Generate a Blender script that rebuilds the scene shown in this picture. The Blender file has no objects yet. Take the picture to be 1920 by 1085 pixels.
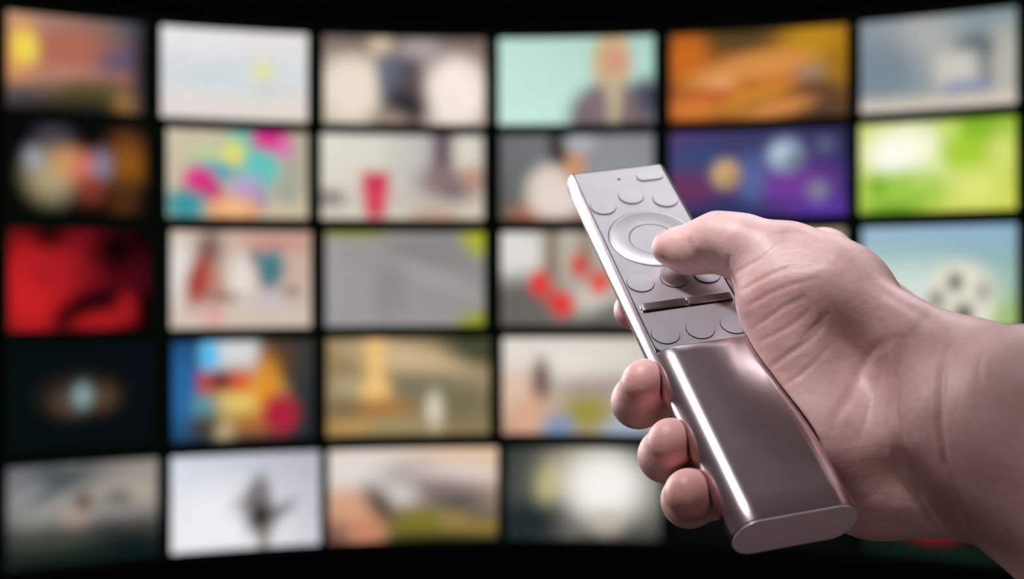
import bpy, bmesh, math, random
import numpy as np
from mathutils import Vector

# ------------------------------------------------------------------ camera, world, lights, exposure
CAM_Z = 1.40
FPX = 2400.0                       # focal length in pixels of the 1920 x 1085 frame
scene = bpy.context.scene
COL = scene.collection
cam_data = bpy.data.cameras.new('camera')
cam_data.sensor_fit = 'HORIZONTAL'
cam_data.sensor_width = 36.0
cam_data.lens = FPX / 1920.0 * 36.0
cam_data.clip_start = 0.01
cam_data.dof.use_dof = True
cam_data.dof.focus_distance = 0.40
cam_data.dof.aperture_fstop = 8.5
cam_data.dof.aperture_blades = 0
cam = bpy.data.objects.new('camera', cam_data)
cam.location = (0, 0, CAM_Z)
cam.rotation_euler = (math.pi / 2, 0, 0)
COL.objects.link(cam)
scene.camera = cam

world = bpy.data.worlds.new('world')
scene.world = world
world.use_nodes = True
world.node_tree.nodes['Background'].inputs[0].default_value = (0.95, 0.66, 0.62, 1)
world.node_tree.nodes['Background'].inputs[1].default_value = 0.07

def area_light(name, loc, target, size, power, color, size_y=None):
    l = bpy.data.lights.new(name, 'AREA')
    l.energy = power
    l.color = color
    l.shape = 'RECTANGLE'
    l.size = size
    l.size_y = size_y or size
    o = bpy.data.objects.new(name, l)
    o.location = loc
    o.rotation_euler = (Vector(target) - Vector(loc)).to_track_quat('-Z', 'Y').to_euler()
    COL.objects.link(o)
    return o
# lights: a snooted key above and to the left, rim softboxes behind at the right and left, unseen top and low fill lights added for effect
def spot_light(name, loc, target, power, color, size_deg, radius):
    l = bpy.data.lights.new(name, 'SPOT')
    l.energy = power
    l.color = color
    l.spot_size = math.radians(size_deg)
    l.spot_blend = 1.0
    l.shadow_soft_size = radius
    o = bpy.data.objects.new(name, l)
    o.location = loc
    o.rotation_euler = (Vector(target) - Vector(loc)).to_track_quat('-Z', 'Y').to_euler()
    COL.objects.link(o)
    return o
spot_light('snoot_key', (-0.40, 0.14, 2.5), (0.022, 0.455, 1.440), 110, (1.0, 0.97, 0.99), 14.5, 0.09)
area_light('softbox_rim_right', (0.7, 1.2, 2.6), (0.08, 0.42, 1.4), 0.8, 8, (1.0, 0.965, 0.985), 0.8)
area_light('softbox_rim_left', (-1.1, 1.7, 1.8), (0.08, 0.42, 1.4), 0.8, 28, (1.0, 0.96, 0.985), 1.0)
area_light('added_top_light', (0.22, 1.22, 2.8), (0.08, 0.42, 1.4), 0.9, 3.2, (0.98, 0.965, 1.0), 0.62)  # unseen light, added so the button plate has something bright to reflect
area_light('added_fill_light', (-0.1, -0.9, 0.6), (0.08, 0.42, 1.4), 1.0, 1.5, (1.0, 0.78, 0.74))  # unseen light, added to lift the end cap and the dim front side

vs = scene.view_settings
vs.view_transform = 'Standard'
vs.look = 'None'
vs.exposure = 0.0
vs.gamma = 1.0
vs.use_curve_mapping = False

# ------------------------------------------------------------------ helpers
def lin(c):
    c = np.asarray(c, float) / 255.0
    return np.where(c <= 0.04045, c / 12.92, ((c + 0.055) / 1.055) ** 2.4)

def lin4(c):
    v = lin(c)
    return (float(v[0]), float(v[1]), float(v[2]), 1.0)

def tag(o, label=None, cat=None, group=None, kind=None):
    if label: o['label'] = label
    if cat: o['category'] = cat
    if group: o['group'] = group
    if kind: o['kind'] = kind
    return o

def mesh_obj(name, verts, faces, mat, parent=None, smooth=True, sharp=None):
    me = bpy.data.meshes.new(name)
    me.from_pydata([tuple(v) for v in verts], [], [tuple(f) for f in faces])
    me.update()
    if smooth:
        me.polygons.foreach_set('use_smooth', [True] * len(me.polygons))
        if sharp is not None:
            me.set_sharp_from_angle(angle=math.radians(sharp))
    me.materials.append(mat)
    o = bpy.data.objects.new(name, me)
    COL.objects.link(o)
    if parent: o.parent = parent
    return o

def empty(name, loc=(0, 0, 0)):
    o = bpy.data.objects.new(name, None)
    o.empty_display_size = 0.02
    o.location = loc
    COL.objects.link(o)
    return o

def new_mat(name):
    m = bpy.data.materials.new(name)
    m.use_nodes = True
    nt = m.node_tree
    return m, nt, nt.nodes['Principled BSDF']

def add_noise_rough(nt, bsdf, scale, lo, hi, bump=0.0, bump_scale=None, dist=0.001):
    tc = nt.nodes.new('ShaderNodeTexCoord')
    nz = nt.nodes.new('ShaderNodeTexNoise')
    nz.inputs['Scale'].default_value = scale
    nz.inputs['Detail'].default_value = 4
    nt.links.new(tc.outputs['Object'], nz.inputs['Vector'])
    mr = nt.nodes.new('ShaderNodeMapRange')
    mr.inputs['To Min'].default_value = lo
    mr.inputs['To Max'].default_value = hi
    nt.links.new(nz.outputs['Fac'], mr.inputs['Value'])
    nt.links.new(mr.outputs['Result'], bsdf.inputs['Roughness'])
    if bump:
        nb = nt.nodes.new('ShaderNodeTexNoise')
        nb.inputs['Scale'].default_value = bump_scale or scale * 4
        nb.inputs['Detail'].default_value = 2
        nt.links.new(tc.outputs['Object'], nb.inputs['Vector'])
        bp = nt.nodes.new('ShaderNodeBump')
        bp.inputs['Strength'].default_value = bump
        bp.inputs['Distance'].default_value = dist
        nt.links.new(nb.outputs['Fac'], bp.inputs['Height'])
        nt.links.new(bp.outputs['Normal'], bsdf.inputs['Normal'])

def simple_mat(name, rgb, rough=0.5, metal=0.0, spec=0.5, rough_var=0.05, scale=40, bump=0.0, bump_scale=None, dist=0.001):
    m, nt, b = new_mat(name)
    b.inputs['Base Color'].default_value = (*rgb, 1)
    b.inputs['Metallic'].default_value = metal
    b.inputs['Specular IOR Level'].default_value = spec
    add_noise_rough(nt, b, scale, max(0, rough - rough_var), min(1, rough + rough_var), bump, bump_scale, dist)
    return m

M_WALL = simple_mat('black_wall_paint', (0.018, 0.018, 0.018), 0.95, spec=0.0)
M_FLOOR = simple_mat('dark_floor_carpet', (0.02, 0.02, 0.021), 0.95, spec=0.0, bump=0.4, bump_scale=300)
M_BEZEL = simple_mat('black_bezel_plastic', (0.035, 0.095, 0.07), 0.6, spec=0.05)
M_PLATE = simple_mat('satin_aluminium_plate', (0.56, 0.545, 0.585), 0.32, metal=0.75, rough_var=0.03, scale=200, bump=0.0)
M_BODY = simple_mat('polished_aluminium_body', (0.74, 0.66, 0.70), 0.23, metal=1.0, rough_var=0.015, scale=120)
M_CAP = simple_mat('grey_end_cap', (0.80, 0.72, 0.76), 0.42, metal=0.0, rough_var=0.04, scale=300)
M_RIM = simple_mat('end_cap_rim', (0.88, 0.82, 0.88), 0.35, metal=0.2, rough_var=0.04, scale=300)
M_BUTTON = simple_mat('satin_button', (0.58, 0.565, 0.605), 0.32, metal=0.75, rough_var=0.03, scale=200)
M_GAP_SHADE = simple_mat('painted_gap_shade', (0.012, 0.011, 0.013), 0.5, spec=0.2)  # near-black that paints in the shade of gaps, key sides and lips
M_ROCKER = simple_mat('rocker_metal', (0.42, 0.36, 0.38), 0.24, metal=1.0, rough_var=0.03, scale=200)

# ------------------------------------------------------------------ the setting: curved black wall, floor
D = 6.0
RAD = 0.637 * D
ROLL = math.tan(math.radians(0.22))

def phi_of(px):
    a = px - 960.0
    lo, hi = -1.2, 1.2
    for _ in range(60):
        m = 0.5 * (lo + hi)
        v = FPX * RAD * math.sin(m) / (D - RAD * (1 - math.cos(m))) - a
        if v < 0: lo = m
        else: hi = m
    return 0.5 * (lo + hi)

def wall_pt(phi, h, back=0.0):
    """a point of the concave video wall: angle, height above the lens, distance behind the screen surface"""
    r = RAD + back
    x = r * math.sin(phi)
    return (x, D - RAD + r * math.cos(phi), CAM_Z + h + ROLL * x)

def row_h(y):
    return (540.0 - y) / FPX * D

def build_wall():
    vs_, fs = [], []
    n = 88
    p0, p1 = -1.3, 1.3
    for i in range(n + 1):
        p = p0 + (p1 - p0) * i / n
        for back in (0.075, 0.25):
            a = wall_pt(p, 0, back)
            vs_.append((a[0], a[1], 0.0)); vs_.append((a[0], a[1], 3.4))
    for i in range(n):
        a, b = 4 * i, 4 * (i + 1)
        fs += [(a, b, b + 1, a + 1), (a + 2, a + 3, b + 3, b + 2), (a + 1, b + 1, b + 3, a + 3)]
    fs += [(0, 1, 3, 2), (4 * n, 4 * n + 2, 4 * n + 3, 4 * n + 1)]
    tag(mesh_obj('wall_back', vs_, fs, M_WALL, smooth=False), 'black curved wall behind the grid of screens', kind='structure')
build_wall()

def build_floor():
    x, y0, y1, t = 4.2, -2.0, 6.6, 0.1
    v = [(-x, y0, -t), (x, y0, -t), (x, y1, -t), (-x, y1, -t), (-x, y0, 0), (x, y0, 0), (x, y1, 0), (-x, y1, 0)]
    f = [(0, 3, 2, 1), (4, 5, 6, 7), (0, 1, 5, 4), (1, 2, 6, 5), (2, 3, 7, 6), (3, 0, 4, 7)]
    tag(mesh_obj('floor', v, f, M_FLOOR, smooth=False), 'dark carpeted floor of the unlit room', kind='structure')
build_floor()

# ------------------------------------------------------------------ the video wall: 6 x 5 screens
COLS_BY_ROW = [
    [(8, 273), (297, 581), (602, 914), (931, 1231), (1252, 1593), (1609, 1911)],
    [(12, 282), (308, 581), (598, 911), (934, 1230), (1252, 1593), (1607, 1911)],
    [(10, 287), (315, 587), (606, 913), (935, 1233), (1252, 1590), (1612, 1912)],
    [(12, 293), (318, 592), (608, 922), (938, 1236), (1256, 1590), (1614, 1914)],
    [(8, 300), (316, 604), (612, 937), (945, 1244), (1262, 1590), (1614, 1916)]]
ROWS = [(66, 235), (248, 412), (429, 611), (627, 814), (832, 1011)]

def mat_display(name):
    m = bpy.data.materials.new(name)
    m.use_nodes = True
    nt = m.node_tree
    nt.nodes.clear()
    out = nt.nodes.new('ShaderNodeOutputMaterial')
    em = nt.nodes.new('ShaderNodeEmission')
    at = nt.nodes.new('ShaderNodeAttribute')
    at.attribute_name = 'picture'
    tc = nt.nodes.new('ShaderNodeTexCoord')
    nz = nt.nodes.new('ShaderNodeTexNoise')
    nz.inputs['Scale'].default_value = 11.0
    nz.inputs['Detail'].default_value = 3.0
    mr = nt.nodes.new('ShaderNodeMapRange')
    mr.inputs['To Min'].default_value = 0.94
    mr.inputs['To Max'].default_value = 1.06
    mx = nt.nodes.new('ShaderNodeMixRGB')
    mx.blend_type = 'MULTIPLY'
    mx.inputs['Fac'].default_value = 1.0
    nt.links.new(tc.outputs['Object'], nz.inputs['Vector'])
    nt.links.new(nz.outputs['Fac'], mr.inputs['Value'])
    nt.links.new(at.outputs['Color'], mx.inputs['Color1'])
    nt.links.new(mr.outputs['Result'], mx.inputs['Color2'])
    nt.links.new(mx.outputs['Color'], em.inputs['Color'])
    em.inputs['Strength'].default_value = 1.0
    nt.links.new(em.outputs['Emission'], out.inputs['Surface'])
    return m
M_DISPLAY = mat_display('lit_display')

GX, GY = 96, 54
gx, gy = np.meshgrid(np.linspace(0, 1, GX + 1), np.linspace(0, 1, GY + 1))
AS = 1.72                           # width over height of a display

def sstep(e0, e1, x):
    t = np.clip((x - e0) / (e1 - e0), 0, 1)
    return t * t * (3 - 2 * t)

def paint(spec):
    """draw a screen picture: corner colours, then soft ellipses (e) and boxes (b); x right, y down, 0..1"""
    tl, tr, bl, br = [lin(c)[None, None, :] for c in spec['bg']]
    X, Y = gx[..., None], gy[..., None]
    im = (tl * (1 - X) + tr * X) * (1 - Y) + (bl * (1 - X) + br * X) * Y
    for s in spec.get('s', []):
        kind, cx_, cy_, rx, ry, col = s[:6]
        soft = s[6] if len(s) > 6 else 0.3
        ang = math.radians(s[7]) if len(s) > 7 else 0.0
        al = s[8] if len(s) > 8 else 1.0
        dx, dy = (gx - cx_) * AS, gy - cy_
        u = dx * math.cos(ang) + dy * math.sin(ang)
        v = -dx * math.sin(ang) + dy * math.cos(ang)
        if kind == 'e':
            d = np.sqrt((u / (rx * AS)) ** 2 + (v / ry) ** 2)
            a = 1 - sstep(1 - soft, 1 + soft, d)
        else:
            sx = soft * 0.2
            a = (1 - sstep(rx * AS - sx, rx * AS + sx, np.abs(u))) * (1 - sstep(ry - sx, ry + sx, np.abs(v)))
        a = (a * al)[..., None]
        im = im * (1 - a) + lin(col)[None, None, :] * a
    # the pictures themselves are soft
    k = np.exp(-0.5 * (np.arange(-6, 7) / 2.0) ** 2); k /= k.sum()
    for ax in (0, 1):
        pad = np.pad(im, [(6, 6) if i == ax else (0, 0) for i in range(3)], mode='edge')
        n = im.shape[ax]
        im = sum(k[j] * np.take(pad, np.arange(j, j + n), axis=ax) for j in range(13))
    return im

W3 = lambda a: (a, a, a)
SCREENS = {
 (0, 0): dict(label='screen showing an orange sunset over a hazy town, top left of the wall',
  bg=[(190, 150, 130), (58, 74, 86), (120, 98, 84), (100, 76, 50)],
  s=[('e', .45, .38, .34, .26, (176, 104, 84), .8), ('e', .88, .5, .2, .2, (92, 84, 112), .8), ('e', .86, .63, .1, .1, (150, 98, 80), .9),
     ('e', .1, .5, .12, .4, (226, 160, 82), .7), ('e', .13, .36, .08, .16, (245, 220, 80), .7), ('e', .4, .62, .3, .1, (182, 128, 110), .9),
     ('e', .12, .86, .2, .14, (90, 82, 88), .7), ('e', .6, .8, .28, .14, (84, 78, 42), .7), ('e', .65, .97, .4, .1, (52, 52, 26), .8), ('e', .4, 1.02, .6, .14, (36, 34, 30), .8), ('e', .88, .88, .1, .1, (150, 110, 60), .8), ('e', .98, .5, .06, .6, (60, 50, 56), .9)]),
 (1, 0): dict(label='pale screen with one yellow balloon over a washed-out beach',
  bg=[(232, 232, 233), (228, 226, 225), (226, 217, 214), (226, 214, 202)],
  s=[('e', .5, .5, .6, .2, (210, 219, 224), .9), ('e', .28, .52, .16, .06, (204, 213, 218), .9), ('e', .69, .45, .07, .12, (228, 228, 160), .8), ('e', .71, .64, .06, .08, (208, 210, 212), .9)]),
 (2, 0): dict(label='screen showing the dark back of a person between two bright lamps',
  bg=[(140, 124, 115), (130, 112, 106), (205, 190, 172), (205, 185, 165)],
  s=[('b', .5, .06, .5, .08, (118, 102, 96), .6), ('e', .17, .6, .19, .37, (236, 222, 206), .4), ('e', .82, .62, .18, .4, (246, 234, 226), .35), ('e', .35, .1, .07, .14, (208, 188, 164), .6), ('e', .6, .14, .12, .12, (172, 162, 162), .7),
     ('b', .47, .55, .125, .32, (80, 80, 92), .4), ('e', .4, .4, .06, .2, (100, 106, 122), .7), ('e', .53, .82, .11, .26, (44, 40, 44), .6), ('e', .4, .95, .12, .1, (150, 132, 120), .7), ('e', .55, .5, .06, .16, (92, 78, 78), .8)]),
 (3, 0): dict(label='mint green screen with a fair-haired person in a dark jacket at its right',
  bg=[(192, 228, 212), (170, 208, 196), (202, 236, 224), (190, 226, 214)],
  s=[('e', .74, .95, .29, .44, (112, 98, 102), .25), ('e', .95, .7, .08, .22, (66, 66, 88), .5), ('e', .73, .28, .125, .34, (204, 172, 126), .3), ('e', .76, .3, .07, .18, (214, 152, 128), .5),
     ('e', .74, .72, .06, .3, (196, 178, 150), .5), ('e', .63, .8, .07, .2, (128, 112, 118), .8), ('e', .86, .85, .06, .2, (122, 106, 110), .8)]),
 (4, 0): dict(label='screen showing a golden hot dog and orange drinks, above the purple space picture',
  bg=[(112, 72, 28), (150, 100, 25), (150, 80, 36), (100, 68, 46)],
  s=[('e', .4, .06, .2, .14, (80, 64, 36), .7), ('e', .1, .3, .12, .3, (198, 104, 34), .5), ('e', .82, .2, .19, .24, (186, 136, 30), .5), ('e', .93, .5, .08, .3, (160, 112, 30), .7),
     ('e', .45, .46, .36, .2, (214, 142, 74), .35, -12), ('e', .3, .72, .26, .12, (186, 84, 44), .5, -8), ('e', .53, .68, .22, .1, (206, 136, 46), .5, -14), ('e', .3, .58, .1, .05, (230, 170, 110), .7), ('e', .46, .6, .08, .05, (176, 92, 44), .7), ('e', .62, .56, .08, .05, (200, 110, 50), .7), ('e', .14, .86, .16, .12, (208, 122, 54), .6),
     ('e', .84, .82, .15, .22, (82, 58, 46), .6), ('e', .8, .5, .08, .09, (164, 130, 108), .7), ('e', .62, .88, .2, .09, (212, 138, 74), .6, -12), ('e', .36, .88, .08, .06, (196, 130, 50), .7)]),
 (5, 0): dict(label='grey-blue screen showing a white boxy thing on a pale shelf, top right of the wall',
  bg=[(140, 152, 158), (128, 148, 152), (136, 146, 152), (172, 172, 164)],
  s=[('e', .42, .25, .2, .3, (172, 174, 170), .8), ('e', .15, .55, .2, .3, (120, 136, 150), .8), ('e', .92, .6, .12, .4, (182, 180, 170), .6), ('e', .74, .36, .12, .12, (88, 104, 110), .6),
     ('b', .62, .6, .13, .2, (204, 200, 190), .5), ('b', .815, .6, .025, .24, (104, 106, 112), .4), ('b', .68, .8, .14, .07, (124, 136, 172), .4), ('b', .5, .95, .55, .075, (216, 204, 188), .4)]),
 (0, 1): dict(label='dark screen with blurred tan, pink and amber lights, under the sunset',
  bg=[(5, 8, 10), (14, 10, 8), (8, 10, 6), (10, 9, 10)],
  s=[('e', .32, .2, .12, .16, (70, 66, 78), .9), ('e', .84, .2, .12, .16, (86, 48, 30), .8), ('e', .84, .44, .13, .22, (140, 84, 24), .8), ('e', .82, .82, .1, .2, (78, 44, 22), .9),
     ('e', .3, .58, .17, .26, (172, 156, 122), .7), ('e', .17, .4, .06, .11, (156, 160, 172), .9), ('e', .42, .44, .1, .16, (206, 150, 90), .8), ('e', .54, .5, .1, .18, (206, 116, 100), .7), ('e', .66, .45, .07, .16, (136, 126, 146), .8), ('e', .58, .72, .1, .14, (130, 56, 40), .8)]),
 (1, 1): dict(label='screen full of pink, teal and yellow balls of yarn',
  bg=[(210, 196, 172), (180, 172, 152), (196, 184, 158), (206, 190, 160)],
  s=[('e', .88, .5, .1, .3, (168, 168, 154), .8), ('e', .58, .12, .16, .2, (110, 192, 178), .5), ('e', .36, .42, .17, .18, (72, 166, 182), .5), ('e', .3, .28, .14, .08, (190, 208, 150), .8), ('e', .47, .26, .09, .14, (226, 220, 112), .6, 30),
     ('e', .66, .44, .13, .3, (100, 194, 188), .4, 20), ('e', .73, .08, .14, .13, (216, 44, 136), .4), ('e', .83, .2, .07, .1, (216, 120, 176), .7), ('e', .23, .6, .12, .18, (218, 48, 130), .4, 15), ('e', .33, .7, .07, .1, (196, 50, 110), .7),
     ('e', .13, .86, .15, .18, (60, 150, 158), .4), ('e', .56, .66, .11, .14, (188, 158, 200), .5), ('e', .66, .78, .06, .14, (166, 146, 178), .8), ('e', .47, .9, .18, .14, (236, 160, 100), .4), ('e', .47, .9, .08, .08, (244, 196, 150), .9), ('e', .84, .72, .06, .08, (150, 162, 148), .8)]),
 (2, 1): dict(label='screen showing a red drinking cup in a pale room',
  bg=[(228, 226, 212), (196, 190, 182), (214, 206, 190), (210, 198, 178)],
  s=[('e', .6, .35, .16, .5, (196, 192, 188), .8), ('b', .75, .22, .07, .38, (86, 62, 82), .6), ('e', .8, .56, .2, .22, (138, 114, 114), .6), ('e', .89, .2, .07, .26, (218, 214, 196), .6), ('e', .93, .52, .06, .14, (184, 140, 122), .7), ('e', .82, .72, .08, .06, (88, 78, 90), .8),
     ('e', .06, .76, .08, .1, (88, 74, 84), .7), ('b', .5, .78, .5, .05, (190, 180, 174), .5, 0, .6), ('b', .7, .94, .14, .05, (186, 138, 108), .5), ('b', .33, .58, .085, .14, (200, 48, 76), .22), ('b', .33, .76, .068, .18, (214, 60, 92), .22), ('b', .33, .9, .055, .1, (204, 70, 88), .25)]),
 (3, 1): dict(label='grey screen with a person in white shirt and white cap, beside the space picture',
  bg=[(112, 116, 116), (122, 126, 134), (92, 94, 92), (136, 140, 146)],
  s=[('e', .75, .4, .3, .5, (144, 146, 152), .8), ('e', .3, .95, .24, .16, (172, 108, 76), .5), ('e', .36, .68, .19, .34, (228, 212, 202), .35), ('e', .48, .34, .08, .24, (198, 146, 110), .45), ('e', .38, .14, .07, .22, (52, 44, 40), .45), ('e', .52, .1, .1, .11, (172, 176, 182), .5)]),
 (4, 1): dict(label='purple and blue screen of planets floating in space',
  bg=[(88, 64, 122), (44, 46, 80), (64, 50, 86), (72, 52, 130)],
  s=[('e', .2, .34, .2, .2, (56, 74, 118), .8), ('e', .12, .68, .12, .2, (108, 54, 92), .9), ('e', .68, .64, .22, .24, (114, 58, 150), .8), ('e', .47, .58, .07, .3, (82, 104, 156), .8), ('e', .86, .95, .14, .14, (92, 54, 160), .8), ('e', .5, .1, .3, .1, (60, 60, 100), .8), ('e', .3, .9, .3, .08, (44, 54, 96), .8),
     ('e', .32, .5, .075, .16, (216, 180, 120), .4), ('e', .345, .54, .04, .08, (170, 130, 80), .8), ('e', .655, .3, .1, .19, (154, 174, 198), .35), ('e', .7, .36, .05, .1, (96, 112, 120), .8), ('e', .635, .27, .04, .07, (196, 212, 226), .9), ('e', .84, .72, .06, .12, (130, 126, 150), .5), ('e', .88, .2, .05, .1, (92, 98, 130), .6)]),
 (5, 1): dict(label='bright lime green screen of sunlit leaves, above the football',
  bg=[(206, 218, 100), (150, 190, 56), (190, 208, 86), (214, 218, 92)],
  s=[('e', .3, .3, .26, .28, (252, 252, 226), .6), ('e', .22, .38, .12, .14, (255, 255, 244), .8), ('e', .55, .5, .12, .2, (232, 238, 170), .8), ('e', .66, .32, .13, .3, (166, 206, 50), .5), ('e', .76, .08, .14, .12, (134, 182, 44), .7), ('e', .58, .1, .06, .14, (200, 220, 110), .8),
     ('e', .3, .74, .3, .2, (158, 202, 74), .6), ('e', .12, .7, .06, .1, (120, 170, 46), .8), ('e', .4, .64, .06, .07, (190, 216, 110), .8), ('e', .22, .95, .2, .06, (96, 156, 34), .7), ('e', .92, .4, .07, .2, (214, 224, 120), .8), ('e', .74, .74, .16, .2, (222, 230, 122), .8)]),
 (0, 2): dict(label='black screen lit by glowing red folds',
  bg=[(60, 8, 14), (8, 3, 4), (70, 10, 14), (12, 3, 4)],
  s=[('e', .45, .32, .34, .36, (122, 18, 28), .6), ('e', .84, .46, .16, .24, (74, 8, 20), .8), ('e', .16, .6, .24, .44, (198, 32, 36), .7), ('e', .3, .4, .16, .2, (166, 26, 32), .8), ('e', .75, .2, .16, .2, (10, 3, 4), .8), ('e', .28, .06, .12, .12, (24, 5, 8), .8), ('e', .6, .7, .2, .08, (24, 4, 8), .6, -12), ('e', .42, .9, .1, .12, (20, 4, 6), .8), ('e', .68, .9, .24, .09, (168, 26, 32), .5, -6), ('e', .83, .78, .08, .14, (152, 24, 30), .6), ('e', .95, .86, .05, .2, (10, 3, 3), .7)]),
 (1, 2): dict(label='beige screen with a red mark at left and a teal patch at right',
  bg=[(206, 186, 170), (196, 160, 144), (214, 196, 182), (208, 192, 176)],
  s=[('e', .07, .42, .1, .3, (226, 222, 216), .7), ('e', .27, .2, .09, .2, (120, 92, 88), .7, 15), ('e', .2, .52, .09, .26, (168, 60, 54), .5, 18), ('e', .32, .56, .05, .2, (188, 130, 114), .8), ('e', .5, .5, .08, .24, (230, 222, 214), .7), ('e', .36, .68, .14, .05, (142, 112, 98), .7), ('e', .74, .12, .2, .05, (206, 130, 122), .8),
     ('b', .71, .36, .095, .15, (62, 122, 134), .4, -18), ('e', .71, .52, .06, .08, (54, 112, 122), .7), ('e', .6, .25, .04, .06, (80, 110, 116), .7), ('e', .7, .72, .14, .09, (200, 190, 196), .8), ('e', .86, .62, .06, .06, (148, 118, 104), .8), ('e', .3, .88, .07, .1, (222, 160, 156), .7)]),
 (2, 2): dict(label='plain grey stone-like screen with yellow-green corners',
  bg=[(160, 158, 158), (138, 136, 134), (156, 154, 154), (150, 148, 146)],
  s=[('e', .6, .22, .34, .16, (134, 133, 132), .8), ('e', .62, .45, .4, .1, (160, 157, 155), .8, 22), ('e', .4, .6, .1, .3, (140, 139, 138), .8), ('e', .15, .0, .24, .06, (150, 150, 50), .5), ('e', .97, .06, .11, .18, (174, 176, 52), .5, 25), ('e', .94, .98, .14, .13, (150, 156, 52), .5, -20)]),
 (3, 2): dict(label='screen showing red poppies on stems, left of the remote',
  bg=[(200, 196, 188), (196, 190, 178), (104, 100, 96), (120, 116, 110)],
  s=[('e', .1, .25, .17, .28, (222, 220, 214), .4), ('e', .12, .8, .22, .32, (104, 100, 96), .6), ('b', .33, .2, .045, .3, (122, 100, 78), .5), ('b', .55, .15, .04, .25, (132, 112, 90), .5), ('e', .44, .3, .06, .24, (186, 176, 160), .7), ('e', .6, .72, .16, .16, (204, 198, 188), .7), ('e', .7, .92, .2, .12, (104, 100, 96), .7, -20),
     ('e', .25, .55, .065, .14, (226, 52, 46), .35), ('e', .32, .66, .05, .08, (196, 90, 78), .8), ('e', .4, .77, .08, .13, (226, 52, 46), .35), ('e', .51, .36, .055, .12, (214, 54, 48), .4), ('e', .64, .54, .065, .13, (226, 72, 56), .4)]),
 (4, 2): dict(label='screen in dull beige tones, nearly hidden behind the thumb knuckle',
  bg=[(150, 140, 118), (158, 148, 122), (120, 108, 90), (130, 120, 96)],
  s=[('e', .4, .6, .3, .3, (96, 86, 72), .7), ('e', .75, .4, .16, .25, (176, 166, 140), .7)]),
 (5, 2): dict(label='screen showing a black and white football against blue sky',
  bg=[(152, 184, 208), (142, 178, 206), (184, 204, 160), (150, 180, 110)],
  s=[('e', .3, .62, .5, .25, (206, 222, 216), .8), ('e', .9, .92, .3, .16, (160, 188, 120), .8), ('e', .64, .74, .23, .37, (232, 228, 210), .25), ('e', .61, .56, .05, .085, (40, 36, 42), .5), ('e', .665, .88, .06, .11, (38, 38, 50), .5), ('e', .49, .74, .055, .11, (132, 132, 124), .6), ('e', .79, .66, .05, .11, (160, 160, 150), .6), ('e', .55, .98, .06, .06, (120, 120, 116), .7)]),
 (0, 3): dict(label='nearly black screen with a small pale blue glow in its centre',
  bg=[(6, 14, 16), (8, 14, 20), (7, 15, 17), (7, 13, 16)],
  s=[('e', .49, .5, .22, .16, (54, 42, 33), .9), ('e', .4, .56, .1, .1, (84, 66, 52), .9), ('e', .64, .52, .08, .1, (86, 66, 50), .9), ('e', .5, .5, .06, .1, (140, 168, 172), .8)]),
 (1, 3): dict(label='colourful screen of blue, orange and yellow with a crimson ball',
  bg=[(28, 66, 112), (58, 58, 54), (28, 52, 70), (36, 44, 48)],
  s=[('e', .07, .5, .13, .4, (40, 102, 160), .7), ('e', .74, .2, .14, .26, (84, 62, 44), .8), ('b', .42, .13, .19, .16, (214, 216, 214), .5), ('e', .26, .14, .07, .18, (84, 190, 236), .6), ('e', .52, .58, .24, .24, (226, 198, 112), .6), ('e', .66, .48, .1, .3, (222, 146, 40), .7),
     ('e', .22, .66, .08, .14, (92, 150, 160), .8), ('b', .36, .41, .18, .1, (196, 62, 36), .4), ('e', .5, .42, .05, .08, (224, 96, 50), .8), ('b', .34, .4, .065, .07, (34, 33, 32), .4), ('e', .55, .84, .22, .1, (172, 106, 50), .8), ('e', .36, .9, .07, .1, (196, 174, 132), .8), ('e', .22, .84, .1, .1, (70, 62, 52), .8), ('e', .76, .74, .13, .2, (172, 34, 58), .4)]),
 (2, 3): dict(label='tan screen showing a pale carved column and a small white figure',
  bg=[(150, 128, 92), (120, 108, 80), (150, 124, 80), (140, 124, 88)],
  s=[('e', .55, .24, .4, .16, (208, 182, 144), .8, 12), ('e', .92, .1, .2, .16, (66, 70, 48), .7, 15), ('e', .62, .52, .34, .17, (122, 116, 92), .8), ('e', .15, .5, .12, .12, (176, 160, 128), .8), ('b', .3, .3, .055, .36, (240, 194, 122), .5), ('e', .3, .55, .09, .1, (240, 196, 120), .7), ('e', .3, .72, .2, .1, (172, 118, 64), .8), ('e', .1, .72, .1, .1, (122, 106, 78), .8),
     ('e', .8, .7, .16, .14, (116, 108, 80), .8), ('e', .66, .76, .05, .2, (220, 212, 190), .5), ('e', .45, .9, .2, .08, (160, 144, 106), .8), ('e', .15, .9, .14, .06, (190, 150, 90), .8)]),
 (3, 3): dict(label='screen showing a person before hills, beside the middle fingertip',
  bg=[(232, 224, 214), (216, 204, 194), (186, 150, 124), (170, 156, 140)],
  s=[('e', .6, .5, .24, .16, (164, 148, 142), .7), ('e', .4, .25, .4, .16, (228, 222, 214), .8), ('e', .1, .56, .12, .22, (222, 190, 168), .6), ('e', .25, .45, .065, .24, (118, 92, 86), .5), ('e', .17, .82, .13, .2, (216, 168, 138), .6), ('e', .55, .78, .17, .18, (156, 146, 66), .6), ('e', .36, .93, .1, .12, (122, 150, 186), .7), ('e', .8, .94, .14, .1, (164, 180, 202), .7), ('e', .85, .6, .1, .14, (186, 172, 160), .8)]),
 (4, 3): dict(label='dim brown screen behind the lower half of the remote',
  bg=[(60, 52, 46), (54, 46, 40), (36, 34, 30), (40, 36, 32)],
  s=[('e', .5, .5, .3, .3, (90, 78, 64), .8)]),
 (5, 3): dict(label='dim green-grey screen behind the wrist',
  bg=[(44, 52, 46), (50, 58, 50), (30, 36, 32), (34, 40, 36)],
  s=[('e', .5, .5, .3, .3, (70, 82, 66), .8)]),
 (0, 4): dict(label='dull grey-green misty screen, bottom left of the wall',
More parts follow.
